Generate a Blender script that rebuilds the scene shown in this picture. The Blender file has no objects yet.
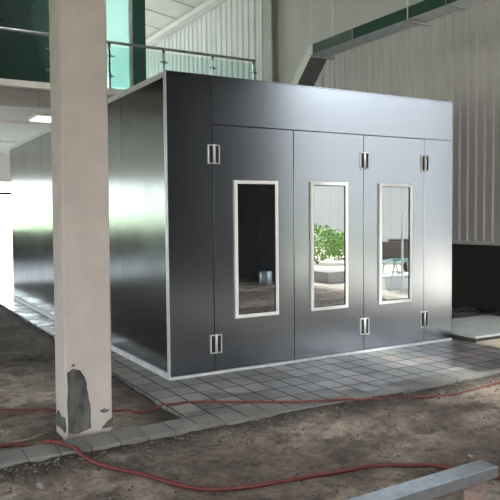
import bpy, bmesh, math, random
from mathutils import Vector, Matrix, noise
random.seed(7)
S = bpy.context.scene
COL = S.collection

# ------------------------------------------------------------------ helpers
def tag(o, label=None, cat=None, group=None, kind=None):
    if label: o['label'] = label
    if cat: o['category'] = cat
    if group: o['group'] = group
    if kind: o['kind'] = kind
    return o

def empty(name, loc=(0, 0, 0), rz=0.0):
    o = bpy.data.objects.new(name, None)
    o.empty_display_size = .2
    COL.objects.link(o); o.location = loc; o.rotation_euler = (0, 0, rz)
    return o

class MB:
    def __init__(s): s.bm = bmesh.new()
    def box(s, x0, x1, y0, y1, z0, z1, bev=0.0, seg=2, mat=0):
        t = bmesh.new()
        bmesh.ops.create_cube(t, size=1)
        for v in t.verts:
            v.co = Vector((x0 + (v.co.x + .5) * (x1 - x0), y0 + (v.co.y + .5) * (y1 - y0), z0 + (v.co.z + .5) * (z1 - z0)))
        if bev > 0:
            bmesh.ops.bevel(t, geom=t.edges[:], offset=bev, segments=seg, affect='EDGES', profile=.5)
        for f in t.faces: f.material_index = mat
        s._add(t); return s
    def _add(s, t, M=None):
        if M is not None: t.transform(M)
        me = bpy.data.meshes.new('tmp'); t.to_mesh(me); t.free()
        s.bm.from_mesh(me); bpy.data.meshes.remove(me)
    def obox(s, M, sx, sy, sz, bev=0.0):
        t = bmesh.new(); bmesh.ops.create_cube(t, size=1)
        for v in t.verts: v.co = Vector((v.co.x * sx, v.co.y * sy, v.co.z * sz))
        if bev > 0: bmesh.ops.bevel(t, geom=t.edges[:], offset=bev, segments=2, affect='EDGES', profile=.5)
        s._add(t, M); return s
    def prism(s, pts, axis, a, b):
        """pts 2D outline, extruded along axis between a and b"""
        def P(u, v, w):
            return {'x': (w, u, v), 'y': (u, w, v), 'z': (u, v, w)}[axis]
        A = [s.bm.verts.new(P(u, v, a)) for u, v in pts]
        B = [s.bm.verts.new(P(u, v, b)) for u, v in pts]
        n = len(pts)
        s.bm.faces.new(A); s.bm.faces.new(B[::-1])
        for i in range(n):
            s.bm.faces.new((A[i], B[i], B[(i + 1) % n], A[(i + 1) % n]))
        return s
    def tube(s, pts, r, n=10, cap=True):
        pts = [Vector(p) for p in pts]; rings = []
        up = Vector((0, 0, 1))
        for i, p in enumerate(pts):
            d = (pts[min(i + 1, len(pts) - 1)] - pts[max(i - 1, 0)]).normalized()
            ref = up if abs(d.dot(up)) < .9 else Vector((1, 0, 0))
            a = d.cross(ref).normalized(); b = a.cross(d)
            rr = r[i] if isinstance(r, (list, tuple)) else r
            rings.append([s.bm.verts.new(p + a * rr * math.cos(2 * math.pi * k / n) + b * rr * math.sin(2 * math.pi * k / n)) for k in range(n)])
        for i in range(len(rings) - 1):
            for k in range(n):
                f = s.bm.faces.new((rings[i][k], rings[i][(k + 1) % n], rings[i + 1][(k + 1) % n], rings[i + 1][k])); f.smooth = True
        if cap:
            s.bm.faces.new(rings[0][::-1]); s.bm.faces.new(rings[-1])
        return s
    def build(s, name, mat, parent=None, mats=None):
        bmesh.ops.recalc_face_normals(s.bm, faces=s.bm.faces[:])
        me = bpy.data.meshes.new(name); s.bm.to_mesh(me); s.bm.free()
        for m in (mats or [mat]): me.materials.append(m)
        o = bpy.data.objects.new(name, me); COL.objects.link(o)
        if parent: o.parent = parent
        return o

def copy_tree(o, parent=None):
    c = o.copy(); COL.objects.link(c)
    if parent: c.parent = parent
    for ch in list(o.children): copy_tree(ch, c)
    return c

def crom(pts, step=8):
    P = [Vector(p) for p in pts]; P = [2 * P[0] - P[1]] + P + [2 * P[-1] - P[-2]]
    out = []
    for i in range(1, len(P) - 2):
        for k in range(step):
            t = k / step; a, b, c, d = P[i - 1:i + 3]
            out.append(.5 * ((2 * b) + (-a + c) * t + (2 * a - 5 * b + 4 * c - d) * t * t + (-a + 3 * b - 3 * c + d) * t ** 3))
    out.append(P[-2]); return out

# ------------------------------------------------------------------ materials
def new_mat(name):
    m = bpy.data.materials.new(name); m.use_nodes = True
    nt = m.node_tree; b = nt.nodes['Principled BSDF']
    return m, nt, b
def N(nt, t, **kw):
    n = nt.nodes.new(t)
    for k, v in kw.items():
        if k in n.inputs.keys() if isinstance(k, str) else False: n.inputs[k].default_value = v
        else: setattr(n, k, v)
    return n
def ramp(nt, stops):
    r = nt.nodes.new('ShaderNodeValToRGB')
    e = r.color_ramp.elements
    while len(e) < len(stops): e.new(.5)
    for el, (p, c) in zip(e, stops):
        el.position = p; el.color = (c[0], c[1], c[2], 1) if not isinstance(c, (int, float)) else (c, c, c, 1)
    return r
def noise_node(nt, scale, detail=5, rough=.55, vec=None, stretch=None):
    tc = nt.nodes.new('ShaderNodeTexCoord'); n = nt.nodes.new('ShaderNodeTexNoise')
    n.inputs['Scale'].default_value = scale; n.inputs['Detail'].default_value = detail; n.inputs['Roughness'].default_value = rough
    src = tc.outputs['Object']
    if stretch:
        mp = nt.nodes.new('ShaderNodeMapping'); mp.inputs['Scale'].default_value = stretch
        nt.links.new(src, mp.inputs['Vector']); src = mp.outputs['Vector']
    nt.links.new(src, n.inputs['Vector']); return n
def simple(name, c1, c2=None, rough=.6, metal=0, scale=6, bump=0.0, bscale=60, stretch=None, rr=.08, detail=5):
    m, nt, b = new_mat(name)
    c2 = c2 or tuple(x * .85 for x in c1)
    n = noise_node(nt, scale, detail, stretch=stretch)
    r = ramp(nt, [(.32, c1), (.68, c2)])
    nt.links.new(n.outputs['Fac'], r.inputs['Fac']); nt.links.new(r.outputs['Color'], b.inputs['Base Color'])
    rp = ramp(nt, [(.3, max(rough - rr, .02)), (.7, min(rough + rr, 1))])
    nt.links.new(n.outputs['Fac'], rp.inputs['Fac']); nt.links.new(rp.outputs['Color'], b.inputs['Roughness'])
    b.inputs['Metallic'].default_value = metal
    if bump:
        n2 = noise_node(nt, bscale, 4); bp = nt.nodes.new('ShaderNodeBump')
        bp.inputs['Strength'].default_value = bump; bp.inputs['Distance'].default_value = .01
        nt.links.new(n2.outputs['Fac'], bp.inputs['Height']); nt.links.new(bp.outputs['Normal'], b.inputs['Normal'])
    return m

M = {}
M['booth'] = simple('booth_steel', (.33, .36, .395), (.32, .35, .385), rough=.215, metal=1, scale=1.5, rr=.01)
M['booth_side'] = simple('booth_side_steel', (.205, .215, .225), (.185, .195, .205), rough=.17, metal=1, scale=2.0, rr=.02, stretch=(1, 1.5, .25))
M['shell'] = simple('dark_steel', (.03, .03, .034), rough=.6)
M['trim'] = simple('pale_aluminium', (.62, .63, .65), (.52, .53, .55), rough=.42, metal=.5, scale=9)
M['base_trim'] = simple('base_strip', (.60, .62, .64), (.45, .46, .48), rough=.5, metal=.2, scale=14)
M['frame_white'] = simple('white_frame', (.78, .78, .76), (.70, .70, .68), rough=.45, scale=4)
M['alu'] = simple('hinge_aluminium', (.75, .75, .75), (.6, .6, .6), rough=.35, metal=.6, scale=20)
M['black'] = simple('black_slot', (.008, .008, .008), rough=.7)
M['plaster'] = simple('painted_plaster', (.46, .415, .38), (.41, .37, .34), rough=.8, scale=5, bump=.5, bscale=38)
M['conc_dark'] = simple('exposed_concrete', (.018, .019, .018), (.13, .13, .122), rough=.9, scale=11, bump=.9, bscale=50, stretch=(1, 1, .35))
M['galv'] = simple('galvanised_steel', (.36, .39, .41), (.28, .31, .33), rough=.38, metal=.75, scale=16, bump=.06, bscale=30)
M['duct'] = simple('duct_steel', (.60, .63, .65), (.50, .53, .55), rough=.5, metal=.2, scale=7)
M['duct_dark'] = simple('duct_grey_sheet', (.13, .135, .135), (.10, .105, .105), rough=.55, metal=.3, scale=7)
M['duct_tint'] = simple('duct_tinted', (.13, .17, .155), (.09, .125, .112), rough=.4, metal=.3, scale=14)
M['duct_green'] = simple('duct_green_reflect', (.012, .05, .036), (.016, .06, .045), rough=.45, scale=5)  # green mirrored in the galvanised steel, put into the colour
M['clad'] = simple('wall_cladding', (.66, .635, .635), (.56, .54, .54), rough=.5, metal=.15, scale=.9, stretch=(1, 1, .3))
M['clad_lit'] = simple('lit_cladding', (.78, .82, .81), (.70, .74, .73), rough=.5, scale=.9)  # same cladding with the gallery daylight put into its colour
M['clad_dirty'] = simple('wall_cladding_upper', (.66, .635, .635), (.61, .585, .585), rough=.6, scale=1.2)
M['plinth'] = simple('dark_plinth', (.022, .02, .019), (.035, .03, .028), rough=.7, scale=3, bump=.3, bscale=12)
M['dark_wall'] = simple('dark_interior', (.045, .045, .05), (.03, .03, .034), rough=.7, scale=2)
M['cream'] = simple('cream_plaster', (.88, .85, .81), (.84, .81, .77), rough=.8, scale=2)
M['slab'] = simple('slab_edge', (.66, .63, .60), (.58, .56, .53), rough=.8, scale=4)
M['slab_dull'] = simple('fascia', (.42, .40, .38), (.37, .355, .34), rough=.8, scale=2)
M['soffit'] = simple('soffit', (.84, .81, .77), (.78, .76, .72), rough=.8, scale=2)
M['white'] = simple('white_ceiling', (.82, .82, .80), (.76, .77, .75), rough=.6, scale=2)
M['grey_roof'] = simple('grey_roof', (.14, .14, .14), (.11, .11, .11), rough=.7)
M['green_dark'] = simple('dark_green_panel', (.004, .020, .016), (.006, .026, .021), rough=.32, scale=1.5)
M['green_mid'] = simple('mid_green_panel', (.018, .085, .07), (.022, .10, .085), rough=.4)
M['rail_steel'] = simple('stainless_rail', (.42, .44, .43), rough=.35, metal=.6, scale=10)
M['steel_dark'] = simple('stainless_dark', (.22, .23, .23), rough=.3, metal=.9, scale=10)
M['steel_col'] = simple('painted_steel', (.55, .53, .50), (.48, .46, .44), rough=.55, scale=4)
M['hose'] = simple('red_rubber', (.15, .026, .021), (.09, .017, .014), rough=.45, scale=25)
M['board_grey'] = simple('grey_sheet', (.55, .58, .58), (.45, .48, .48), rough=.35, scale=6)
M['board_beige'] = simple('plywood', (.62, .55, .42), (.52, .46, .35), rough=.6, scale=7, stretch=(3, .6, 1))
M['brick'] = simple('brick_clay', (.26, .17, .15), (.20, .14, .12), rough=.85, scale=22, bump=.5, bscale=70)
M['stone'] = simple('stone', (.24, .22, .20), (.15, .14, .125), rough=.9, scale=20, bump=.6, bscale=60)
M['gravel'] = simple('gravel_grit', (.17, .16, .15), (.055, .05, .047), rough=.9, scale=9)
M['wood'] = simple('stick_wood', (.30, .24, .17), (.20, .16, .12), rough=.85, scale=30)
M['leaf'] = simple('leaf', (.10, .22, .035), (.17, .33, .06), rough=.55, scale=3)
M['hedge'] = simple('hedge_leaf', (.24, .32, .20), (.34, .42, .29), rough=.8, scale=2, bump=.8, bscale=15)
M['grass'] = simple('grass', (.24, .33, .18), (.34, .40, .26), rough=.9, scale=1.5, bump=.6, bscale=20)
M['pave_out'] = simple('pale_yard', (.66, .60, .50), (.56, .51, .42), rough=.9, scale=.6)
M['far_wall'] = simple('far_building', (.25, .26, .26), (.23, .24, .24), rough=.7, scale=.5)
M['teal_sheet'] = simple('teal_sheet', (.25, .50, .50), (.20, .42, .44), rough=.4, scale=3)
M['rust_dark'] = simple('dark_machine', (.05, .045, .045), (.10, .08, .07), rough=.6, scale=5)
M['rubber'] = simple('tyre_rubber', (.02, .02, .02), rough=.8)
M['concrete_floor'] = simple('concrete_floor', (.88, .88, .88), (.78, .79, .79), rough=.30, scale=.8)

# tinted reflective glass of the booth windows
m, nt, b = new_mat('booth_glass')
b.inputs['Base Color'].default_value = (.36, .38, .38, 1); b.inputs['Metallic'].default_value = 1
nn = noise_node(nt, 1.5, 2); rp = ramp(nt, [(.3, .008), (.7, .02)])
nt.links.new(nn.outputs['Fac'], rp.inputs['Fac']); nt.links.new(rp.outputs['Color'], b.inputs['Roughness'])
M['glass'] = m
# clear pane
def pane_mat(name, tint):
    m, nt, b = new_mat(name)
    tr = nt.nodes.new('ShaderNodeBsdfTransparent'); tr.inputs['Color'].default_value = (*tint, 1)
    gl = nt.nodes.new('ShaderNodeBsdfGlossy'); gl.inputs['Roughness'].default_value = .04
    fr = nt.nodes.new('ShaderNodeFresnel'); fr.inputs['IOR'].default_value = 1.45
    mx = nt.nodes.new('ShaderNodeMixShader')
    nt.links.new(fr.outputs[0], mx.inputs[0]); nt.links.new(tr.outputs[0], mx.inputs[1]); nt.links.new(gl.outputs[0], mx.inputs[2])
    nt.links.new(mx.outputs[0], nt.nodes['Material Output'].inputs['Surface']); nt.nodes.remove(b)
    return m
M['pane'] = pane_mat('clear_pane', (.93, .96, .95))
M['rail_glass'] = pane_mat('railing_glass', (.84, .93, .91))
m, nt, b = new_mat('teal_glazing')          # pale teal film glazing lit from outside
tl = nt.nodes.new('ShaderNodeBsdfTranslucent'); tr = nt.nodes.new('ShaderNodeBsdfTransparent')
nn = noise_node(nt, .8, 2); rp = ramp(nt, [(.3, (.72, .97, .94)), (.7, (.78, .98, .96))])
nt.links.new(nn.outputs['Fac'], rp.inputs['Fac']); nt.links.new(rp.outputs['Color'], tl.inputs['Color']); tr.inputs['Color'].default_value = (.72, .93, .90, 1)
mx = nt.nodes.new('ShaderNodeMixShader'); mx.inputs[0].default_value = .5
nt.links.new(tl.outputs[0], mx.inputs[1]); nt.links.new(tr.outputs[0], mx.inputs[2])
nt.links.new(mx.outputs[0], nt.nodes['Material Output'].inputs['Surface']); nt.nodes.remove(b)
M['teal_glass'] = m

# dirt
m, nt, b = new_mat('dirt')
n1 = noise_node(nt, 1.3, 8, .62, stretch=(1, 1.8, 1)); n2 = noise_node(nt, 9, 10, .78); n3 = noise_node(nt, .55, 3, .5)
r1 = ramp(nt, [(.30, (.20, .16, .135)), (.50, (.52, .44, .37)), (.66, (.82, .73, .64))])
r2 = ramp(nt, [(.34, (.28, .27, .26)), (.50, (.85, .83, .81)), (.66, (1.35, 1.32, 1.28))])
r3 = ramp(nt, [(.40, (.50, .46, .44)), (.60, (1.08, 1.06, 1.04))])
nt.links.new(n1.outputs['Fac'], r1.inputs['Fac']); nt.links.new(n2.outputs['Fac'], r2.inputs['Fac']); nt.links.new(n3.outputs['Fac'], r3.inputs['Fac'])
mm = nt.nodes.new('ShaderNodeMix'); mm.data_type = 'RGBA'; mm.blend_type = 'MULTIPLY'; mm.inputs[0].default_value = 1
nt.links.new(r1.outputs['Color'], mm.inputs[6]); nt.links.new(r2.outputs['Color'], mm.inputs[7])
m2 = nt.nodes.new('ShaderNodeMix'); m2.data_type = 'RGBA'; m2.blend_type = 'MULTIPLY'; m2.inputs[0].default_value = 1
nt.links.new(mm.outputs[2], m2.inputs[6]); nt.links.new(r3.outputs['Color'], m2.inputs[7])
# almost black soil: shade painted below the paving edges, wet strip left of the booth
at = nt.nodes.new('ShaderNodeAttribute'); at.attribute_name = 'damp_shade'
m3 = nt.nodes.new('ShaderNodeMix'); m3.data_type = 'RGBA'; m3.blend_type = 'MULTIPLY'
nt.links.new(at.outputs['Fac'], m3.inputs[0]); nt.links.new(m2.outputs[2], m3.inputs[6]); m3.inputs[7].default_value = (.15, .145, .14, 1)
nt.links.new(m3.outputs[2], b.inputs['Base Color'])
rr_ = ramp(nt, [(.3, .75), (.7, .95)]); nt.links.new(n1.outputs['Fac'], rr_.inputs['Fac']); nt.links.new(rr_.outputs['Color'], b.inputs['Roughness'])
bp = nt.nodes.new('ShaderNodeBump'); bp.inputs['Strength'].default_value = 1.0; bp.inputs['Distance'].default_value = .09
n4 = noise_node(nt, 22, 8, .7); nt.links.new(n4.outputs['Fac'], bp.inputs['Height']); nt.links.new(bp.outputs['Normal'], b.inputs['Normal'])
M['dirt'] = m

# pavers: one tile = .205 x .26 m, joints dark, per-tile shade, wet patches
m, nt, b = new_mat('pavers')
tc = nt.nodes.new('ShaderNodeTexCoord'); sp = nt.nodes.new('ShaderNodeSeparateXYZ'); nt.links.new(tc.outputs['Object'], sp.inputs[0])
def mth(op, a, bb=None):
    n = nt.nodes.new('ShaderNodeMath'); n.operation = op
    for i, v in enumerate((a, bb)):
        if v is None: continue
        if isinstance(v, (int, float)): n.inputs[i].default_value = v
        else: nt.links.new(v, n.inputs[i])
    return n.outputs[0]
ux = mth('DIVIDE', mth('ADD', sp.outputs['X'], 20.04), .205); uy = mth('DIVIDE', mth('ADD', sp.outputs['Y'], 26.0), .26)
fx, fy = mth('FRACT', ux), mth('FRACT', uy)
ix, iy = mth('FLOOR', ux), mth('FLOOR', uy)
ex = mth('MINIMUM', fx, mth('SUBTRACT', 1, fx)); ey = mth('MINIMUM', fy, mth('SUBTRACT', 1, fy))
ed = mth('MINIMUM', mth('MULTIPLY', ex, .205), mth('MULTIPLY', ey, .26))
joint = mth('GREATER_THAN', ed, .0075)
cb = nt.nodes.new('ShaderNodeCombineXYZ'); nt.links.new(ix, cb.inputs[0]); nt.links.new(iy, cb.inputs[1])
wn = nt.nodes.new('ShaderNodeTexWhiteNoise'); nt.links.new(cb.outputs[0], wn.inputs['Vector'])
rt = ramp(nt, [(0, (.13, .128, .122)), (.5, (.20, .195, .185)), (.85, (.27, .26, .25)), (1, (.26, .205, .19))]); nt.links.new(wn.outputs['Value'], rt.inputs['Fac'])
nz = noise_node(nt, 30, 6, .7); rz = ramp(nt, [(.3, (.75, .75, .75)), (.7, (1.1, 1.1, 1.1))]); nt.links.new(nz.outputs['Fac'], rz.inputs['Fac'])
ma = nt.nodes.new('ShaderNodeMix'); ma.data_type = 'RGBA'; ma.blend_type = 'MULTIPLY'; ma.inputs[0].default_value = 1
nt.links.new(rt.outputs['Color'], ma.inputs[6]); nt.links.new(rz.outputs['Color'], ma.inputs[7])
nw = noise_node(nt, 1.9, 4, .6, stretch=(1, 1.6, 1)); rw = ramp(nt, [(.48, 0.0), (.56, 1.0)]); nt.links.new(nw.outputs['Fac'], rw.inputs['Fac'])
mb_ = nt.nodes.new('ShaderNodeMix'); mb_.data_type = 'RGBA'; mb_.blend_type = 'MULTIPLY'
nt.links.new(mth('MULTIPLY', rw.outputs['Color'], .8), mb_.inputs[0]); nt.links.new(ma.outputs[2], mb_.inputs[6]); mb_.inputs[7].default_value = (.45, .45, .47, 1)
mc = nt.nodes.new('ShaderNodeMix'); mc.data_type = 'RGBA'
nt.links.new(joint, mc.inputs[0]); mc.inputs[6].default_value = (.015, .014, .013, 1); nt.links.new(mb_.outputs[2], mc.inputs[7])
nt.links.new(mc.outputs[2], b.inputs['Base Color'])
rgh = mth('ADD', mth('SUBTRACT', .52, mth('MULTIPLY', rw.outputs['Color'], .20)), mth('MULTIPLY', mth('SUBTRACT', 1, joint), .4)); wet_y = nt.nodes.new('ShaderNodeMapRange'); wet_y.inputs[1].default_value = .8; wet_y.inputs[2].default_value = 3.5; wet_y.inputs[3].default_value = 0; wet_y.inputs[4].default_value = .26
nt.links.new(sp.outputs['Y'], wet_y.inputs[0]); nt.links.new(mth('SUBTRACT', rgh, wet_y.outputs[0]), b.inputs['Roughness'])
bp = nt.nodes.new('ShaderNodeBump'); bp.inputs['Strength'].default_value = .5; bp.inputs['Distance'].default_value = .006
hh = mth('ADD', mth('MULTIPLY', joint, 1.0), mth('MULTIPLY', nz.outputs['Fac'], .35)); nt.links.new(hh, bp.inputs['Height']); nt.links.new(bp.outputs['Normal'], b.inputs['Normal'])
M['pavers'] = m

# ------------------------------------------------------------------ ground
def gz(x, y):
    h = .018 * noise.noise((x * .9, y * .9, 3.1)) + .014 * noise.noise((x * 2.7, y * 2.7, 7.7)) + .010 * noise.noise((x * 9, y * 9, 1.7)) + .011 * noise.noise((x * 15, y * 15, 4.2)) + .006 * abs(noise.noise((x * 27, y * 27, 5.2)))
    z = -.052 + h
    # soft wheel rut running across the foreground at the right
    d = abs((y + 2.15) + (x - 1.2) * .33 + .08 * math.sin(x * 2.2)) if x > .5 else 9
    z += -.035 * math.exp(-(d / .11) ** 2) + .018 * math.exp(-((d - .22) / .12) ** 2)
    # hollow beside the apron edge
    if -1.3 < x < -.37 and -1.04 < y < 9: z += .034 * math.exp(-((x + .37) / .10) ** 2)
    z += .022 * math.exp(-((y + 1.42) / .12) ** 2) if y < -1.3 else 0
    return min(z, -.012)
def lin(a, b, s): n = max(1, int(round((b - a) / s))); return [a + (b - a) * i / n for i in range(n)]
xs = lin(-12, -5, .7) + lin(-5, -2.4, .1) + lin(-2.4, 3.4, .024) + lin(3.4, 6.2, .1) + [6.2]
ys = lin(-14, -5.5, .6) + lin(-5.5, -3.7, .07) + lin(-3.7, -.9, .022) + lin(-.9, 5, .08) + lin(5, 11, .3) + [11]
bm = bmesh.new(); dl = bm.verts.layers.float.new('damp_shade')
G = []
for y in ys:
    row = []
    for x in xs:
        v = bm.verts.new((x, y, gz(x, y)))
        d = 0
        # painted shade and dark rubble along the paving edges, wet earth left of the booth
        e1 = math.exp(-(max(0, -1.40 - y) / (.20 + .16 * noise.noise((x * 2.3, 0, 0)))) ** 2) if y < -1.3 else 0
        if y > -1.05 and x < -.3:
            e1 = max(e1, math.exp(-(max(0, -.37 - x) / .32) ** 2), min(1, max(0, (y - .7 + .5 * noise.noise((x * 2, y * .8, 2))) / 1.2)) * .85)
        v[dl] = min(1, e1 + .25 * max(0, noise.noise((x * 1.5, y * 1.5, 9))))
        row.append(v)
    G.append(row)
for j in range(len(ys) - 1):
    for i in range(len(xs) - 1):
        if -.3 < xs[i] and xs[i + 1] < 6.1 and -1.2 < ys[j]: continue
        f = bm.faces.new((G[j][i], G[j][i + 1], G[j + 1][i + 1], G[j + 1][i])); f.smooth = True
bmesh.ops.delete(bm, geom=[v for v in bm.verts if not v.link_faces], context='VERTS')
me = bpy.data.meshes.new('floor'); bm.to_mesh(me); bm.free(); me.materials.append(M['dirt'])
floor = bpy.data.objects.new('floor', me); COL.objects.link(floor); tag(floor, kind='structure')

# paving: apron round the booth plus the single row that runs on to the left
MB().prism([(-.37, -1.15), (-.37, 11.0), (6.2, 11.0), (6.2, -1.30), (-.37, -1.30)], 'z', -.075, 0).build('paving', M['pavers'])
tag(bpy.data.objects['paving'], kind='structure')
rowmb = MB()
x = -20.04 + .205 * 62
while x < 6.15:
    dy = random.uniform(-.006, .006); dz = random.uniform(-.004, .003)
    rowmb.box(x + .003, x + .202, -1.40 + dy, -1.152 if x > -.5 else -1.145 + dy, -.075, dz - .001 if x < -.37 else -.0005 + dz * .3, bev=.004, seg=1)
    x += .205
rowmb.build('paving_edge', simple('paver_edge', (.20, .19, .18), (.13, .125, .118), rough=.6, scale=3))
bpy.data.objects['paving_edge'].location.z = .001
tag(bpy.data.objects['paving_edge'], kind='structure')
MB().box(-12, 6.2, 11.0, 20, -.1, 0).build('floor', M['concrete_floor']); tag(bpy.data.objects['floor.001'], kind='structure')
# land outside
o = MB().box(-60, 70, 20.3, 31, -.25, -.055).build('ground_back', M['white']); tag(o, kind='structure')  # near ground made white to bounce daylight up to the gallery soffit
o = MB().box(-60, 70, 31, 90, -.25, -.06).build('ground_lawn', M['grass']); tag(o, kind='structure')
o = MB().box(6.45, 70, -60, 20.1, -.25, -.05).build('ground_yard', M['pave_out']); tag(o, kind='structure')
o = MB().box(-60, 6.35, -60, -14.2, -.25, -.05).build('ground_forecourt', M['pave_out']); tag(o, kind='structure')
o = MB().box(-60, -12.2, -14.1, 20.1, -.25, -.05).build('ground_side', M['grass']); tag(o, kind='structure')

# ------------------------------------------------------------------ hall
def corrugated(name, x, y0, y1, z0, z1, mat, pitch=.17, depth=.028, d=-1):
    """sheet in the plane X=x facing -X, trapezoid ribs"""
    pts = []; y = y0
    while y < y1 - 1e-6:
        for (t, h) in ((0, 0), (.50, 0), (.60, 1), (.76, 1), (.86, 0)):
            yy = y + t * pitch
            if yy <= y1: pts.append((x + d * depth * h, yy))
        # fine stiffening crease
        y += pitch
    pts.append((x, y1))
    back = [(x - d * .04, y1), (x - d * .04, y0)]
    o = MB().prism(pts + back, 'z', z0, z1).build(name, mat); tag(o, kind='structure'); return o
HR = 7.5   # eave
XR = 6.2
corrugated('wall_right', XR, -1.9, 6.4, 1.05, HR + .02, M['clad'])
corrugated('wall_right', XR, 6.4, 8.6, 1.05, HR + .02, M['clad'], pitch=.30)
corrugated('wall_right', XR, 8.6, 20, 1.05, HR + .02, M['clad_lit'], pitch=.30)
o = MB().box(XR, XR + .25, -1.9, 20, -.1, 1.05).build('wall_right', M['plinth']); tag(o, kind='structure')
o = MB().box(XR - .06, XR + .1, -1.9, 20, 1.045, 1.10, bev=.008).build('trim_1', M['clad_dirty']); tag(o, kind='structure')
# flat flashing sheets over the upper part of the cladding
fl = MB()
for (ya, yb) in ((-1.9, -.6), (-.595, .7), (.705, 2.0), (2.005, 3.3), (3.305, 4.6), (4.605, 5.9)):
    fl.box(XR - .05, XR - .032, ya, yb, 4.95, HR)
for (ya, yb) in ((5.905, 6.75), (6.755, 7.6)):
    fl.box(XR - .05, XR - .032, ya, yb, 4.3, HR)
fl.build('wall_right_flashing', M['clad_dirty']); tag(bpy.data.objects['wall_right_flashing'], kind='structure')
# yard opening in the right wall from Y=-1.9 to -7.6, dark shutter wall beyond it
o = MB().box(XR, XR + .2, -7.6, -1.9, 5.0, HR).build('wall_right', M['clad']); tag(o, kind='structure')
o = MB().box(XR, XR + .25, -14.2, -7.6, -.1, HR).build('wall_right', M['dark_wall']); tag(o, kind='structure')
o = MB().box(XR - .03, XR + .28, -2.05, -1.9, -.1, 5.15).box(XR - .03, XR + .28, -7.6, -7.45, -.1, 5.15).box(XR - .03, XR + .28, -7.45, -2.05, 5.0, 5.15).build('door_1', M['steel_col']); tag(o, kind='structure')
# front wall (behind the camera), left half opened to let daylight in
o = (MB().box(-1.0, XR + .2, -14.2, -14.0, -.1, 9.5).box(-12.2, -1.0, -14.2, -14.0, 3.2, 9.5)).build('wall_front', M['dark_wall']); tag(o, kind='structure')
# left wall: plinth, long open bay added for daylight, upper sheet
o = (MB().box(-12.2, -12, -14.2, 20.2, -.1, 1.0).box(-12.2, -12, -14.2, 20.2, 2.6, HR + .05)).build('wall_left', M['dark_wall']); tag(o, kind='structure')
lw = MB()
for k in range(13): lw.box(-12.15, -12.05, -14 + k * 2.83, -13.9 + k * 2.83, 1.0, 2.6)
o = lw.build('added_bay_frame', M['steel_col']); tag(o, kind='structure')
# back wall
o = (MB().box(-12.2, -.6, 20, 20.25, -.1, 1.05)).build('wall_back', M['plinth']); tag(o, kind='structure')
o = (MB().box(-12.2, XR + .2, 20, 20.25, 2.9, 5.2).box(3.6, XR + .2, 20, 20.25, -.1, 2.9)).build('wall_back', M['cream']); tag(o, kind='structure')
o = (MB().box(-12.2, XR + .2, 20, 20.25, 7.3, 9.6)).build('wall_back', M['white']); tag(o, kind='structure')
wf = MB()
for x in (-12, -9.8, -7.5, -5.2, -2.9, -.6, 1.5, 3.55): wf.box(x - .03, x + .03, 20.05, 20.17, 1.05 if x < -1 else 0, 2.9)
wf.box(-12, 3.6, 20.05, 20.17, 2.43, 2.52).box(-12, -.6, 20.05, 20.17, 1.05, 1.12)
wo = wf.build('window_2', M['black']); tag(wo, kind='structure')
MB().box(-12, 3.6, 20.10, 20.112, 0.0, 2.9).build('window_pane', M['pane'], wo)
wf = MB()
for k in range(10): wf.box(-12 + k * 2.0 - .03, -12 + k * 2.0 + .03, 20.05, 20.17, 5.2, 7.3)
wo = wf.build('added_upper_window', M['frame_white']); tag(wo, kind='structure')  # unseen upper glazing added to daylight the gallery
MB().box(-12, 6.2, 20.10, 20.112, 5.2, 7.3).build('window_pane', M['pane'], wo)
# roof: white lining rising from the eave to a ridge, with unseen skylight strips added for light
def roofz(x): return HR + (XR - x) * .16 if x > -2.9 else HR + (x + 12) * .16
def roof_strip(name, x0, x1, y0, y1, mat, th=.12):
    z0, z1 = roofz(x0), roofz(x1)
    o = MB().prism([(x0, z0), (x1, z1), (x1, z1 + th), (x0, z0 + th)], 'y', y0, y1).build(name, mat); tag(o, kind='structure'); return o
sky_x = [(-8.0, -7.5), (.6, 1.2)]
edges = [-12.2, -8.0, -7.5, -2.9, .6, 1.2, XR + .2]
for a, b_ in zip(edges[:-1], edges[1:]):
    if (a, b_) in sky_x: roof_strip('added_skylight', a, b_, -14.2, 20.2, M['pane'], .012)
    else:
        roof_strip('ceiling', a, b_, -14.2, -1.0, M['grey_roof'])  # unseen front ceiling darkened so the booth front mirrors less light
        if (a, b_) in ((-2.9, .6), (-7.5, -2.9), (.6, 1.2)) or b_ == .6:
            roof_strip('ceiling', a, b_, -1.0, 10.4, M['white']); roof_strip('added_gallery_skylight', a, b_, 10.4, 20.2, M['pane'], .012)  # wide skylights added over the gallery to brighten it
        else: roof_strip('ceiling', a, b_, -1.0, 20.2, M['white'])
# lining joints and eave trim of the roof over the gallery
cj = MB()
for k in range(9):
    y = 9.2 + k * 1.25
    cj.prism([(1.25, roofz(1.25) - .02), (XR, HR - .02), (XR, HR - .001), (1.25, roofz(1.25) - .001)], 'y', y, y + .03)
cj.prism([(3.9, roofz(3.9) - .03), (3.95, roofz(3.95) - .03), (3.95, roofz(3.95) + .01), (3.9, roofz(3.9) + .01)], 'y', 8, 20)
o = cj.build('trim_2', M['steel_col']); tag(o, kind='structure')
o = MB().box(XR - .30, XR - .03, 8.1, 20, HR - .16, HR - .02).build('trim_3', M['white']); tag(o, kind='structure')

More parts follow.
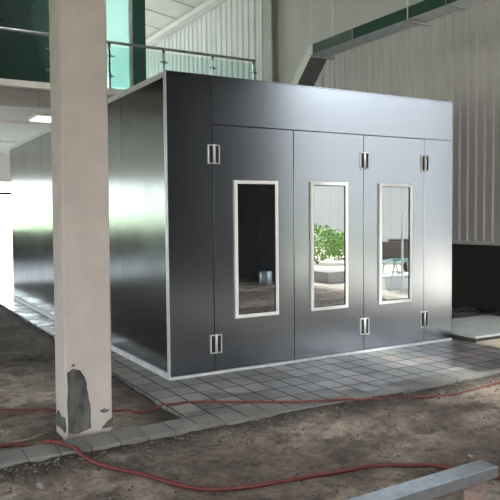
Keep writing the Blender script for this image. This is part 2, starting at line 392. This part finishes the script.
# gallery slab, its beams, and the soffit
o = MB().box(-12, XR, 8.6, 20, 4.27, 4.40).build('gallery_slab', M['slab']); tag(o, kind='structure')
o = MB().box(-12, XR, 8.9, 20, 3.92, 4.27).build('gallery_soffit', M['soffit']); tag(o, kind='structure')
bmx = MB()
for a_, b_ in ((-12, -3.2), (-3.19, .85), (.86, XR)): bmx.box(a_, b_, 8.86, 8.9, 3.90, 4.27)
bmx.box(-12, XR, 8.62, 8.70, 4.235, 4.27)
o = bmx.build('gallery_fascia', M['slab_dull']); tag(o, kind='structure')
o = MB().box(-12, XR, 11.2, 12.0, 3.86, 3.92).box(-12, XR, 15.6, 15.9, 3.86, 3.92).build('ceiling_beams', M['soffit']); tag(o, kind='structure')
t = empty('ceiling_lamp', (1.75, 10.15, 3.86)); tag(t, 'white rectangular lamp panel under the gallery at upper left', 'lamp')
MB().box(-.75, .75, -.42, .42, 0, .06, bev=.006).build('housing', M['frame_white'], t)
m, nt, b = new_mat('lamp_diffuser'); b.inputs['Base Color'].default_value = (.9, .9, .88, 1)
nn = noise_node(nt, 2, 2); rp = ramp(nt, [(.3, (1, .98, .94)), (.7, (.96, .95, .92))]); nt.links.new(nn.outputs['Fac'], rp.inputs['Fac']); nt.links.new(rp.outputs['Color'], b.inputs['Emission Color']); b.inputs['Emission Strength'].default_value = 5
MB().box(-.72, .72, -.39, .39, -.012, -.001).build('diffuser', m, t)

# gallery back wall: dark green panels, teal window, dark green post
w = MB().box(-12, 2.55, 10.0, 10.15, 4.40, 8.6).build('wall_gallery', M['green_dark']); tag(w, kind='structure')
gj = MB()
gj.box(-12, 2.55, 9.985, 10.0, 4.40, 4.50)
for x in (-6, -4.2, -2.4, -.6, 1.3): gj.box(x, x + .03, 9.988, 10.0, 4.5, 8.5)
o = gj.build('baseboard_gallery', M['black']); tag(o, kind='structure')
o = MB().box(3.42, 3.74, 9.95, 10.25, 4.40, 8.2).build('trim_4', M['green_mid']); tag(o, kind='structure')
wo = MB().box(3.34, 3.42, 10.0, 10.12, 4.4, 8.2).box(2.55, 2.60, 10, 10.12, 4.4, 8.2).box(2.6, 3.34, 10, 10.12, 4.4, 4.46).build('window_5', M['frame_white']); tag(wo, kind='structure')
MB().box(2.6, 3.34, 10.05, 10.062, 4.46, 8.2).build('window_pane', M['teal_glass'], wo)

# steel column on the right wall beside the railing end
t = empty('steel_column', (XR, 7.85, 0)); tag(t, 'tall beige steel column standing against the corrugated wall where the glass railing ends', 'column')
MB().box(-.25, -.235, -.24, .24, 0, HR).box(-.045, -.03, -.24, .24, 0, HR).build('flange', M['steel_col'], t)
MB().box(-.236, -.044, -.008, .008, 0, HR).build('web', M['steel_col'], t)
MB().box(-.27, -.251, .14, .28, 4.4, HR).build('edge_strip', M['white'], t)

# glass railing
t = empty('glass_railing', (0, 8.68, 4.40)); tag(t, 'glass railing with round steel handrail along the edge of the upper gallery', 'railing')
MB().tube([(-6, 0, 1.03), (6.14, 0, 1.03)], .032, 12).build('handrail', M['rail_steel'], t)
px = [6.08, 4.94, 3.67, 2.38, 1.08, -.2, -1.5, -2.8, -4.1, -5.4]
def rail_post(x):
    p = MB().box(x - .012, x + .012, -.03, .03, 0, 1.0).box(x - .055, x + .055, -.05, .05, 0, .012).box(x - .03, x + .03, -.02, .02, .93, 1.0).build('post', M['steel_dark'], t)
    for z in (.28, .72):
        MB().box(x - .09, x + .09, -.045, -.02, z - .014, z + .014, bev=.004).box(x - .02, x + .02, -.06, -.02, z - .05, z + .05, bev=.005).build('clamp', M['steel_dark'], p)
for x in px: rail_post(x)
for a, b_ in zip(px[:-1], px[1:]):
    MB().box(b_ + .03, a - .03, -.038, -.026, .06, .93).build('glass_panel', M['rail_glass'], t)

# ------------------------------------------------------------------ spray booth
W_, H_, L_ = 3.741, 2.90, 7.56
s1, s2, s3, s4, zt = .474, 1.415, 2.352, 3.268, 2.43
B = empty('paint_booth', (0, 0, 0)); tag(B, 'large dark grey sheet steel paint booth with three glazed front doors on the paving', 'paint booth')
MB().box(.03, W_ - .03, .03, L_ - .02, .01, H_ - .03).build('inner_shell', M['shell'], B)
g = .004
MB().box(.002, s1 - g, 0, .03, .028, H_ - .012, bev=.002, seg=1).build('front_panel', M['booth'], B)
MB().box(s4 + g, W_, 0, .03, .028, zt + .0, bev=.002, seg=1).build('front_panel', M['booth'], B)
MB().box(s1 + .001, W_, 0, .03, zt + g, H_ - .012, bev=.002, seg=1).build('header_panel', M['booth'], B)
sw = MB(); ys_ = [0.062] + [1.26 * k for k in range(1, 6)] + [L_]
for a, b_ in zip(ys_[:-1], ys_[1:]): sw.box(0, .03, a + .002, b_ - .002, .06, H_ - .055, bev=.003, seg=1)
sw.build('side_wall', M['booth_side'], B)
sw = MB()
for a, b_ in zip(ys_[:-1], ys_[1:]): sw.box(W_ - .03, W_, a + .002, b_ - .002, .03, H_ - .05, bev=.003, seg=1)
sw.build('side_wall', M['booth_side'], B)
MB().box(.0, W_, L_ - .03, L_, .02, H_ - .01).build('back_wall', M['booth'], B)
MB().box(0, W_, 0.02, L_, H_ - .02, H_ - .006).build('roof_panel', M['booth'], B)
MB().box(-.006, .02, 0.001, L_ + .003, H_ - .055, H_, bev=.003, seg=1).build('roof_trim', M['trim'], B)
MB().box(-.004, W_ + .002, -.004, .03, H_ - .012, H_, bev=.002, seg=1).build('front_roof_trim', M['booth'], B)
MB().box(-.007, .003, -.003, .055, .0, H_ - .01, bev=.002, seg=1).build('corner_trim', M['trim'], B)
MB().box(-.015, .02, .002, L_, .0, .06, bev=.003, seg=1).build('base_trim', M['base_trim'], B)
MB().box(0, W_, -.012, .02, 0, .026, bev=.003, seg=1).build('front_base_trim', M['base_trim'], B)
for (a, b_, wa, wb) in ((s1, s2, .70, 1.21), (s2, s3, 1.62, 2.115), (s3, s4, 2.565, 3.06)):
    d = MB().box(a + g, b_ - g, -.002, .03, .032, zt - g, bev=.002, seg=1).build('door', M['booth'], B)
    z0, z1, fw = .53, 1.90, .034
    MB().box(wa, wb, -.026, -.002, z0, z0 + fw, bev=.003).box(wa, wb, -.026, -.002, z1 - fw, z1, bev=.003) \
        .box(wa, wa + fw, -.026, -.002, z0 + fw, z1 - fw, bev=.003).box(wb - fw, wb, -.026, -.002, z0 + fw, z1 - fw, bev=.003).build('window_frame', M['frame_white'], d)
    gk = .006; ia, ib, ja, jb = wa + fw, wb - fw, z0 + fw, z1 - fw
    MB().box(ia, ib, -.016, -.003, ja, ja + gk).box(ia, ib, -.016, -.003, jb - gk, jb).box(ia, ia + gk, -.016, -.003, ja + gk, jb - gk).box(ib - gk, ib, -.016, -.003, ja + gk, jb - gk).build('gasket', M['black'], d)
    MB().box(wa + fw, wb - fw, -.009, -.003, z0 + fw, z1 - fw).build('window_pane', M['glass'], d)
def hinge(cx, cz):
    w, h, q = .062, .092, .010
    m_ = MB()
    for s in (-1, 1):
        a, b_ = sorted((cx + s * .012, cx + s * w))
        m_.box(a, b_, -.016, -.002, cz + h - q, cz + h, bev=.002).box(a, b_, -.016, -.002, cz - h, cz - h + q, bev=.002)
        e0, e1 = sorted((cx + s * w, cx + s * (w - .009)))
        m_.box(e0, e1, -.016, -.002, cz - h, cz + h, bev=.002)
    m_.tube([(cx, -.014, cz - h - .002), (cx, -.014, cz + h + .002)], .013, 14)
    hg = m_.build('hinge', M['alu'], B)
    MB().box(cx - w + .009, cx + w - .009, -.006, -.0025, cz - h + q, cz + h - q).build('hinge_recess', M['black'], hg)
for cx in (s1 + .012, s3 + .006, s4 + .006):
    hinge(cx, 2.145); hinge(cx, .298)

# ------------------------------------------------------------------ exhaust duct over the booth
D = empty('exhaust_duct', (3.3, 2.3, 3.9)); tag(D, 'galvanised rectangular duct hung on rods above the booth, bending down to its roof', 'duct')
MB().box(0, .30, -6.2, 0, 0, .15, bev=.004, seg=1).build('duct_run', M['duct'], D)
MB().box(-.006, -.001, -6.0, -.95, .004, .146).build('green_reflect_face', M['duct_green'], D)  # thin layer painting a green reflection on the duct's left face
MB().box(-.006, -.001, -.93, -.03, .004, .146).build('grey_side_face', M['duct_tint'], D)  # same face continued, duller green-grey put into the colour
dn = MB(); dn.prism([(0, 0), (0, .15), (.06, .15), (1.16, -.93), (1.16, -1.0 + .003), (1.0, -.997)], 'x', 0.0, .30)
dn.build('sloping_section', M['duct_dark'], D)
MB().prism([(.0, .004), (.0, .146), (.055, .146), (1.155, -.93), (1.155, -.99), (1.0, -.99)], 'x', -.006, -.001).build('lit_side_face', M['frame_white'], D)  # lit left face of the slope painted white over the darker section
for y in (-.02, -2.6, -5.2): MB().box(-.010, .31, y - .010, y + .010, -.008, .16).build('flange', M['galv'], D)
for y in (-.06, -2.02, -4.2):
    MB().box(-.05, .36, y - .02, y + .02, -.045, -.02, bev=.003).build('hanger_bar', M['galv'], D)
    for x in (-.035, .335):
        MB().tube([(x, y, -.05), (x, y, roofz(3.3 + x) - 3.9)], .008, 8).build('hanger_rod', M['frame_white'], D)

# ------------------------------------------------------------------ plaster pillar
P = empty('concrete_pillar', (-1.26, -1.05, 0)); tag(P, 'square beige plastered pillar with chipped base standing in front of the booth', 'pillar')
cm = bmesh.new()
lean = .0065; hp = 8.6
nz_ = 90
def prof(z):
    r = .012
    x0, x1, y0, y1 = 0, .342, 0, .29
    return [(x0 + r, y0), (x1 - r, y0), (x1, y0 + r), (x1, y1 - r), (x1 - r, y1), (x0 + r, y1), (x0, y1 - r), (x0, y0 + r)]
rings = []
for k in range(nz_ + 1):
    z = -.08 + (hp + .08) * (k / nz_) ** 1.6
    rings.append([cm.verts.new((x + lean * z + .003 * noise.noise((x * 9, y * 9, z * 6)), y + .003 * noise.noise((x * 9 + 4, y * 9, z * 5)), z)) for x, y in prof(z)])
for k in range(nz_):
    for i in range(8): cm.faces.new((rings[k][i], rings[k][(i + 1) % 8], rings[k + 1][(i + 1) % 8], rings[k + 1][i]))
cm.faces.new(rings[-1])
mb = MB(); mb.bm.free(); mb.bm = cm; mb.build('shaft', M['plaster'], P)
def ragged(pts, axis, a, b_, name, jit=.006, n=4):
    out = []
    for i, (u, v) in enumerate(pts):
        u2, v2 = pts[(i + 1) % len(pts)]
        for k in range(n):
            t_ = k / n; out.append((u + (u2 - u) * t_ + random.uniform(-jit, jit), v + (v2 - v) * t_ + random.uniform(-jit, jit)))
    return MB().prism(out, axis, a, b_).build(name, M['conc_dark'], P)
# exposed dark concrete, front face (x, z local)
ragged([(.018, .44), (.05, .468), (.105, .458), (.142, .40), (.160, .30), (.176, .17), (.182, .02), (.09, -.005), (.012, .005)], 'y', -.007, .02, 'exposed_concrete', .004)
ragged([(.045, .485), (.060, .502), (.078, .495), (.062, .482)], 'y', -.003, .02, 'chip', .003, 2)
ragged([(.248, .135), (.285, .150), (.322, .135), (.31, .115), (.268, .118)], 'y', -.003, .02, 'chip', .004, 2)
ragged([(.26, .0), (.30, .045), (.345, .07), (.349, .0)], 'y', -.003, .02, 'chip', .004, 3)
ragged([(.01, .005), (.012, .12), (.13, .10), (.20, .125), (.285, .06), (.285, .005)], 'x', -.004, .02, 'chip', .006, 3)

# ------------------------------------------------------------------ hoses
def hose(name, pts, r, label, on_pave):
    c = crom(pts, 9); out = []
    for p in c:
        base = gz(p.x, p.y) if not on_pave(p.x, p.y) else 0.002
        out.append((p.x, p.y, max(base, p.z if p.z > 0 else base) + r * .95))
    # smooth heights so it bridges the paving edge
    for _ in range(14):
        zs = [q[2] for q in out]
        out = [(q[0], q[1], max(q[2] if on_pave(q[0], q[1]) else -9, (zs[max(i - 1, 0)] + zs[i] + zs[min(i + 1, len(zs) - 1)]) / 3)) for i, q in enumerate(out)]
    o = MB().tube(out, r, 12).build(name, M['hose']); tag(o, label, 'hose'); return o
pave = lambda x, y: (x > -.40 and y > -1.415) or (-1.42 < y < -1.14)
hose('air_hose', [(-2.9, .95, 0), (-2.1, .42, 0), (-1.53, .02, 0), (-1.14, -.25, 0), (-.75, -.51, 0), (-.62, -.59, 0), (-.54, -.645, 0), (-.47, -.70, 0), (-.39, -.745, 0), (-.29, -.775, 0), (-.16, -.80, 0), (.32, -1.10, 0), (.6, -1.27, 0), (.84, -1.37, 0), (1.05, -1.43, 0), (1.32, -1.46, 0), (1.78, -1.60, 0), (2.2, -1.62, 0), (2.68, -1.58, 0), (3.6, -1.5, 0)],
     .0095, 'thin red hose running behind the pillar and over the paving to the far right', pave)
hose('air_hose', [(-3.0, -.55, 0), (-2.2, -.80, 0), (-1.68, -.92, 0), (-1.50, -1.03, 0), (-1.42, -1.14, 0), (-1.35, -1.24, 0), (-1.30, -1.38, 0), (-1.245, -1.53, 0), (-1.16, -1.71, 0), (-1.03, -1.92, 0), (-.93, -2.14, 0), (-.79, -2.33, 0), (-.55, -2.44, 0), (-.24, -2.50, 0), (-.03, -2.52, 0), (.29, -2.57, 0), (.52, -2.68, 0), (.66, -2.80, 0), (.75, -2.95, 0), (.82, -3.12, 0), (.95, -3.4, 0)],
     .0135, 'thick red hose looping across the foreground dirt in front of the pillar', pave)
hose('air_hose', [(-3.0, -.75, 0), (-2.2, -.97, 0), (-1.75, -1.05, 0), (-1.60, -1.08, 0), (-1.47, -1.13, 0), (-1.40, -1.19, 0)], .009,
     'short dark red hose end beside the thick hose at lower left', pave)

o = MB().tube([(-1.66, -.90, gz(-1.66, -.9) + .012), (-1.5, -.90, gz(-1.5, -.9) + .016), (-1.40, -.86, gz(-1.40, -.86) + .014), (-1.31, -.83, gz(-1.31, -.83) + .012)], [.009, .012, .011, .006], 8).build('stick', M['wood'])
tag(o, 'thin pale stick lying on the dirt left of the pillar base', 'stick')

# ------------------------------------------------------------------ steel channel on a brick
t = empty('steel_channel', (.57, -3.215, .13), math.radians(0)); tag(t, 'galvanised steel channel lying across the lower right corner, one end propped on a brick', 'steel channel')
ch = MB()
a = math.radians(2.0)
ang = Matrix.Rotation(math.radians(1.5), 4, 'Z')
ch.box(-2.3, 0, -.062, .062, -.004, 0, bev=.0015, seg=1).box(-2.3, 0, -.062, -.058, -.060, -.001, bev=.001, seg=1).box(-2.3, 0, .058, .062, -.060, -.001, bev=.001, seg=1)
ch.box(-2.3, 0, -.062, -.045, -.062, -.058).box(-2.3, 0, .045, .062, -.062, -.058)
c = ch.build('channel', M['galv'], t); t.rotation_euler = (0, math.radians(0), math.radians(1.5))
def brick(x, y, z, rz, label, top):
    t = MB().obox(Matrix.Rotation(rz, 4, 'Z'), .20, .10, .07, bev=.006).build('brick', M['brick']); t.location = (x, y, top - .035)
    tag(t, label, 'brick'); return t
brick(.375, -3.285, 0, math.radians(35), 'reddish brick propping up the end of the steel channel', .0675)
brick(-1.35, -3.2, 0, math.radians(85), 'brick under the left end of the steel channel, just outside the picture', .0675)
for nm in ('brick',): pass

# stones
def stone(x, y, r, label, group=None, fl=.6):
    t = bmesh.new(); bmesh.ops.create_icosphere(t, subdivisions=3, radius=1)
    sx, sy = random.uniform(.8, 1.3), random.uniform(.7, 1.1); off = random.random() * 50
    for v in t.verts:
        k = 1 + .35 * noise.noise(v.co * 1.3 + Vector((off, 0, 0))) + .12 * noise.noise(v.co * 4 + Vector((off, 0, 0)))
        v.co = Vector((v.co.x * sx * r * k, v.co.y * sy * r * k, v.co.z * fl * r * k))
    mb = MB(); mb.bm.free(); mb.bm = t
    o = mb.build('stone', M['stone']); o.location = (x, y, gz(x, y) + r * fl * .45); o.rotation_euler = (0, 0, random.random() * 6); tag(o, label, 'stone', group); return o
for (x, y, r) in ((.10, -1.62, .018), (-.27, -1.68, .020), (-.22, -1.74, .013), (.02, -1.55, .014), (.16, -1.50, .016), (-.42, -1.66, .012), (.35, -1.52, .014)):
    stone(x, y, r, 'small grey stone in the rubble below the paving edge', 'stones below the paving edge')
stone(.95, -2.75, .022, 'pale stone on the dirt behind the right end of the steel channel')
stone(-1.60, -1.78, .03, 'dark stone in the lower left corner of the dirt', fl=.8)
# gravel nobody could count
t = bmesh.new()
for i in range(2200):
    if i % 3: x = random.uniform(-1.9, 3.3); y = -1.43 - abs(random.gauss(0, .10))
    else: x = random.uniform(-2.2, 3.2); y = random.uniform(-3.3, -1.5)
    if 1.3 < 0: continue
    r = random.choice((.003, .004, .005, .006, .009, .012)); ico = bmesh.ops.create_icosphere(t, subdivisions=1, radius=r)
    M4 = Matrix.Translation((x, y, gz(x, y) + r * .3)) @ Matrix.Rotation(random.random() * 6, 4, 'Z') @ Matrix.Diagonal((random.uniform(.7, 1.5), random.uniform(.7, 1.3), random.uniform(.5, .9), 1))
    bmesh.ops.transform(t, matrix=M4, verts=ico['verts'])
mb = MB(); mb.bm.free(); mb.bm = t; o = mb.build('gravel', M['gravel']); tag(o, 'loose grey gravel scattered along the paving edge and the dirt', 'gravel', kind='stuff')

# ------------------------------------------------------------------ sheets at the right
def sheet(name, pts, z0, z1, mat, label, cat, rz=0):
    o = MB().prism(pts, 'z', z0, z1).build(name, mat); tag(o, label, cat); return o
sheet('dark_board', [(3.85, -.27), (5.35, -.30), (5.40, .86), (3.82, .84)], .001, .052, M['rust_dark'], 'thick dark board lying under the pale grey sheet right of the booth', 'board')
sheet('cement_board', [(3.83, -.30), (5.30, -.335), (5.35, .80), (3.80, .82)], .054, .080, M['board_grey'], 'pale grey sheet lying on the dark board right of the booth', 'sheet')
sheet('plywood_board', [(3.80, -.74), (5.4, -.78), (5.42, -.345), (3.81, -.325)], .001, .024, M['board_beige'], 'beige plywood board flat on the paving in front of the grey sheets', 'board')

# ------------------------------------------------------------------ what the doors and windows reflect
t = MB().tube([(0, 0, .0), (0, 0, .02), (0, 0, .30), (0, 0, .32)], [.15, .155, .155, .145], 24).build('oil_drum', M['galv']); t.location = (5.5, -7.25, gz(5.5, -7.25)); tag(t, 'small grey metal drum standing inside by the yard opening, mirrored in the left window', 'drum')
t = MB().box(-.35, .35, -.45, .45, 0, .27, bev=.02).build('kerb_block', M['slab_dull']); t.location = (7.2, -7.1, -.05); tag(t, 'pale concrete block on the yard in front of the shrub, mirrored in the middle window', 'concrete block')
def shrub(x, y, w, h, label, n=1500):
    t = empty('shrub', (x, y, -.05)); tag(t, label, 'shrub')
    st = MB()
    for k in range(9):
        a = random.random() * 6.28; st.tube([(0, 0, 0), (.25 * w * math.cos(a), .25 * w * math.sin(a), h * .4), (.42 * w * math.cos(a), .42 * w * math.sin(a), h * .8)], [.02, .013, .005], 6)
    st.build('stem', M['wood'], t)
    bm = bmesh.new()
    for i in range(n):
        a = random.random() * 6.28; ph = math.acos(random.uniform(-1, 1)); rr = random.uniform(.55, 1) * (1 + .25 * noise.noise((math.cos(a) * 2 + x, math.sin(a) * 2, ph * 2)))
        c = Vector((.55 * w * rr * math.sin(ph) * math.cos(a), .55 * w * rr * math.sin(ph) * math.sin(a), h * .55 + .48 * h * rr * math.cos(ph)))
        u = Vector((random.gauss(0, 1), random.gauss(0, 1), random.gauss(0, .6))).normalized(); v = u.orthogonal().normalized(); s = random.uniform(.04, .085)
        q = [bm.verts.new(c + u * s), bm.verts.new(c + v * s * .45), bm.verts.new(c - u * s), bm.verts.new(c - v * s * .45)]; bm.faces.new(q)
    mb = MB(); mb.bm.free(); mb.bm = bm; mb.build('foliage', M['leaf'], t)
shrub(10.5, -12.1, 1.9, 1.25, 'leafy green shrub out in the yard, left one mirrored in the middle window')
shrub(12.6, -13.4, 1.6, 1.0, 'lower green shrub out in the yard, right one mirrored in the middle window')
# portable generator, mirrored in the right window
t = empty('portable_generator', (10.3, -8.3, -.05), math.radians(38)); tag(t, 'dark wheeled generator standing in the yard, mirrored in the right window', 'generator')
MB().box(-.75, .75, -.35, .35, .30, .86, bev=.03).box(-.1, .5, -.28, .28, .86, .93, bev=.02).build('body', M['rust_dark'], t)
MB().box(-.78, .78, -.37, .37, .22, .30, bev=.01).build('chassis', M['steel_col'], t)
MB().box(-.756, -.75, -.2, .2, .45, .75).build('control_panel', M['frame_white'], t)
for x in (-.45, .45):
    for q in (-1, 1): MB().tube([(x, q * .38 - .05, .17), (x, q * .38 + .05, .17)], .17, 20).build('wheel', M['rubber'], t)
t = empty('sheet_trestle', (7.45, -5.05, -.05), math.radians(-60)); tag(t, 'teal sheet lying sloped on a white trestle in the yard, mirrored in the right window', 'trestle')
MB().obox(Matrix.Translation((0, 0, .60)) @ Matrix.Rotation(math.radians(6), 4, 'Y'), 1.7, .5, .05, bev=.005).build('top_sheet', M['teal_sheet'], t)
for x in (-.55, .5):
    for s in (-1, 1):
        MB().tube([(x, s * .24, 0), (x, s * .12, .60 - x * .105)], .02, 8).build('leg', M['frame_white'], t)

t = MB().tube([(0, 0, 0), (0, 0, 1.62)], .022, 10).box(-.08, .08, -.08, .08, 0, .015).build('marker_post', M['frame_white']); t.location = (6.9, -4.25, -.05); tag(t, 'thin white upright post in the yard, mirrored in the right window', 'post')
t = MB().box(-.3, .3, -.2, .2, 0, .04).box(-.3, .3, -.2, -.18, .04, .24).box(-.3, .3, .18, .2, .04, .24).box(-.3, -.28, -.18, .18, .04, .24).box(.28, .3, -.18, .18, .04, .24).build('crate', M['frame_white']); t.location = (7.5, -5.1, -.05); t.rotation_euler.z = .4; tag(t, 'open white crate on the ground below the teal sheet, mirrored in the right window', 'crate')
def sack(x, y, rz, label):
    q = bmesh.new(); bmesh.ops.create_cube(q, size=1); bmesh.ops.subdivide_edges(q, edges=q.edges[:], cuts=6, use_grid_fill=True)
    for v in q.verts:
        c_ = v.co.copy(); k = 1 - .35 * (abs(c_.x * 2) ** 4); n_ = 1 + .12 * noise.noise((c_ * 4) + Vector((x, y, 0)))
        v.co = Vector((c_.x * .55, c_.y * .36 * k * n_, (c_.z * k * n_ + .5) * .2))
    for f_ in q.faces: f_.smooth = True
    mb = MB(); mb.bm.free(); mb.bm = q; o = mb.build('sack', M['frame_white']); o.location = (x, y, -.05); o.rotation_euler.z = rz; tag(o, label, 'sack', 'white sacks in the yard')
for x, y, rz in ((8.2, -5.9, .3), (8.5, -6.5, 1.2), (9.0, -6.1, -.4)): sack(x, y, rz, 'white sack lying in the yard behind the trestle, mirrored in the right window')
# grey neighbour building across the yard
t = empty('neighbour_building', (17.5, -20, -.05)); tag(t, 'long grey building across the yard, mirrored above the shrub in the door windows', 'building')
nb = MB(); pts = []
y = -26
while y < 22: pts += [(0, y), (0, y + .55), (-.006, y + .56), (-.006, y + .60)]; y += .62
nb.prism([(p[0], p[1]) for p in pts] + [(9, y), (9, -26)], 'z', 0, 8.3).build('wall', M['far_wall'], t)
MB().box(-.3, 9.3, -26.3, y + .3, 8.3, 8.6).build('roof', M['steel_col'], t)
# clipped hedge behind the hall, mirrored as the green band in the booth's side
t = empty('hedge', (-18, 50, -.06)); tag(t, 'long green hedge behind the hall, mirrored in the side of the booth', 'hedge')
hb = bmesh.new()
bmesh.ops.create_grid(hb, x_segments=200, y_segments=12, size=.5)
for v in hb.verts:
    a_ = (v.co.y + .5) * math.pi; X = v.co.x * 46; n_ = noise.noise((X * .6, a_ * 1.5, 2)) * .35 + noise.noise((X * 3, a_ * 4, 5)) * .15
    v.co = Vector((X, -math.cos(a_) * (1.0 + n_), max(0, math.sin(a_) ** .45 * (2.2 + n_))))
for f_ in hb.faces: f_.smooth = False
mb = MB(); mb.bm.free(); mb.bm = hb; mb.build('foliage', M['hedge'], t)

# ------------------------------------------------------------------ light
wd = bpy.data.worlds.new('sky'); S.world = wd; wd.use_nodes = True; nt = wd.node_tree
bg = nt.nodes['Background']; st = nt.nodes.new('ShaderNodeTexSky'); st.sky_type = 'NISHITA'; st.sun_disc = False
st.sun_elevation = math.radians(52); st.sun_rotation = math.radians(180); st.dust_density = 4; st.air_density = 1.0; st.ozone_density = 1
hs = nt.nodes.new('ShaderNodeHueSaturation'); hs.inputs['Saturation'].default_value = .45
nt.links.new(st.outputs[0], hs.inputs['Color']); nt.links.new(hs.outputs[0], bg.inputs['Color']); bg.inputs['Strength'].default_value = 1.25
# bright hazy horizon under a thinner sky
ge = nt.nodes.new('ShaderNodeTexCoord'); sx_ = nt.nodes.new('ShaderNodeSeparateXYZ'); nt.links.new(ge.outputs['Generated'], sx_.inputs[0])
hz = ramp(nt, [(0.0, (3.4, 3.5, 3.5)), (.14, (2.2, 2.3, 2.35)), (.40, (.35, .37, .40)), (1.0, (0, 0, 0))]); nt.links.new(sx_.outputs['Z'], hz.inputs['Fac'])
ad = nt.nodes.new('ShaderNodeMix'); ad.data_type = 'RGBA'; ad.blend_type = 'ADD'; ad.inputs[0].default_value = 1; ad.clamp_result = False
nt.links.new(hs.outputs[0], ad.inputs[6]); nt.links.new(hz.outputs['Color'], ad.inputs[7]); nt.links.new(ad.outputs[2], bg.inputs['Color'])
sl = bpy.data.lights.new('sun', 'SUN'); sl.energy = 6.5; sl.angle = math.radians(3); sl.color = (1, .96, .90)
so = bpy.data.objects.new('sun', sl); COL.objects.link(so)
sd = Vector((-.22, -.80, 1.15)).normalized()       # towards the sun
so.rotation_euler = sd.to_track_quat('Z', 'Y').to_euler(); so.location = (0, -10, 20)

# ------------------------------------------------------------------ camera
cd = bpy.data.cameras.new('camera'); cam = bpy.data.objects.new('camera', cd); COL.objects.link(cam)
r = Vector((0.8638101, -0.5037265, -0.0095749)); u = Vector((0.0339088, 0.0391655, 0.9986572)); f = Vector((0.5026751, 0.8629750, -0.0509123))
mw = Matrix((r, u, -f)).transposed().to_4x4(); mw.translation = Vector((-2.45406, -5.72958, 1.54371)); cam.matrix_world = mw
cd.sensor_width = 36; cd.lens = 661.41 / 500 * 36; cd.clip_start = .05; cd.clip_end = 300
S.camera = cam
S.view_settings.view_transform = 'Standard'; S.view_settings.look = 'None'; S.view_settings.gamma = 1; S.view_settings.use_curve_mapping = False
S.view_settings.exposure = .25
S.cycles.use_denoising = True
S.cycles.caustics_reflective = True; S.cycles.max_bounces = 10; S.cycles.diffuse_bounces = 6; S.cycles.glossy_bounces = 5; S.cycles.transparent_max_bounces = 12
S.cycles.sample_clamp_indirect = 6
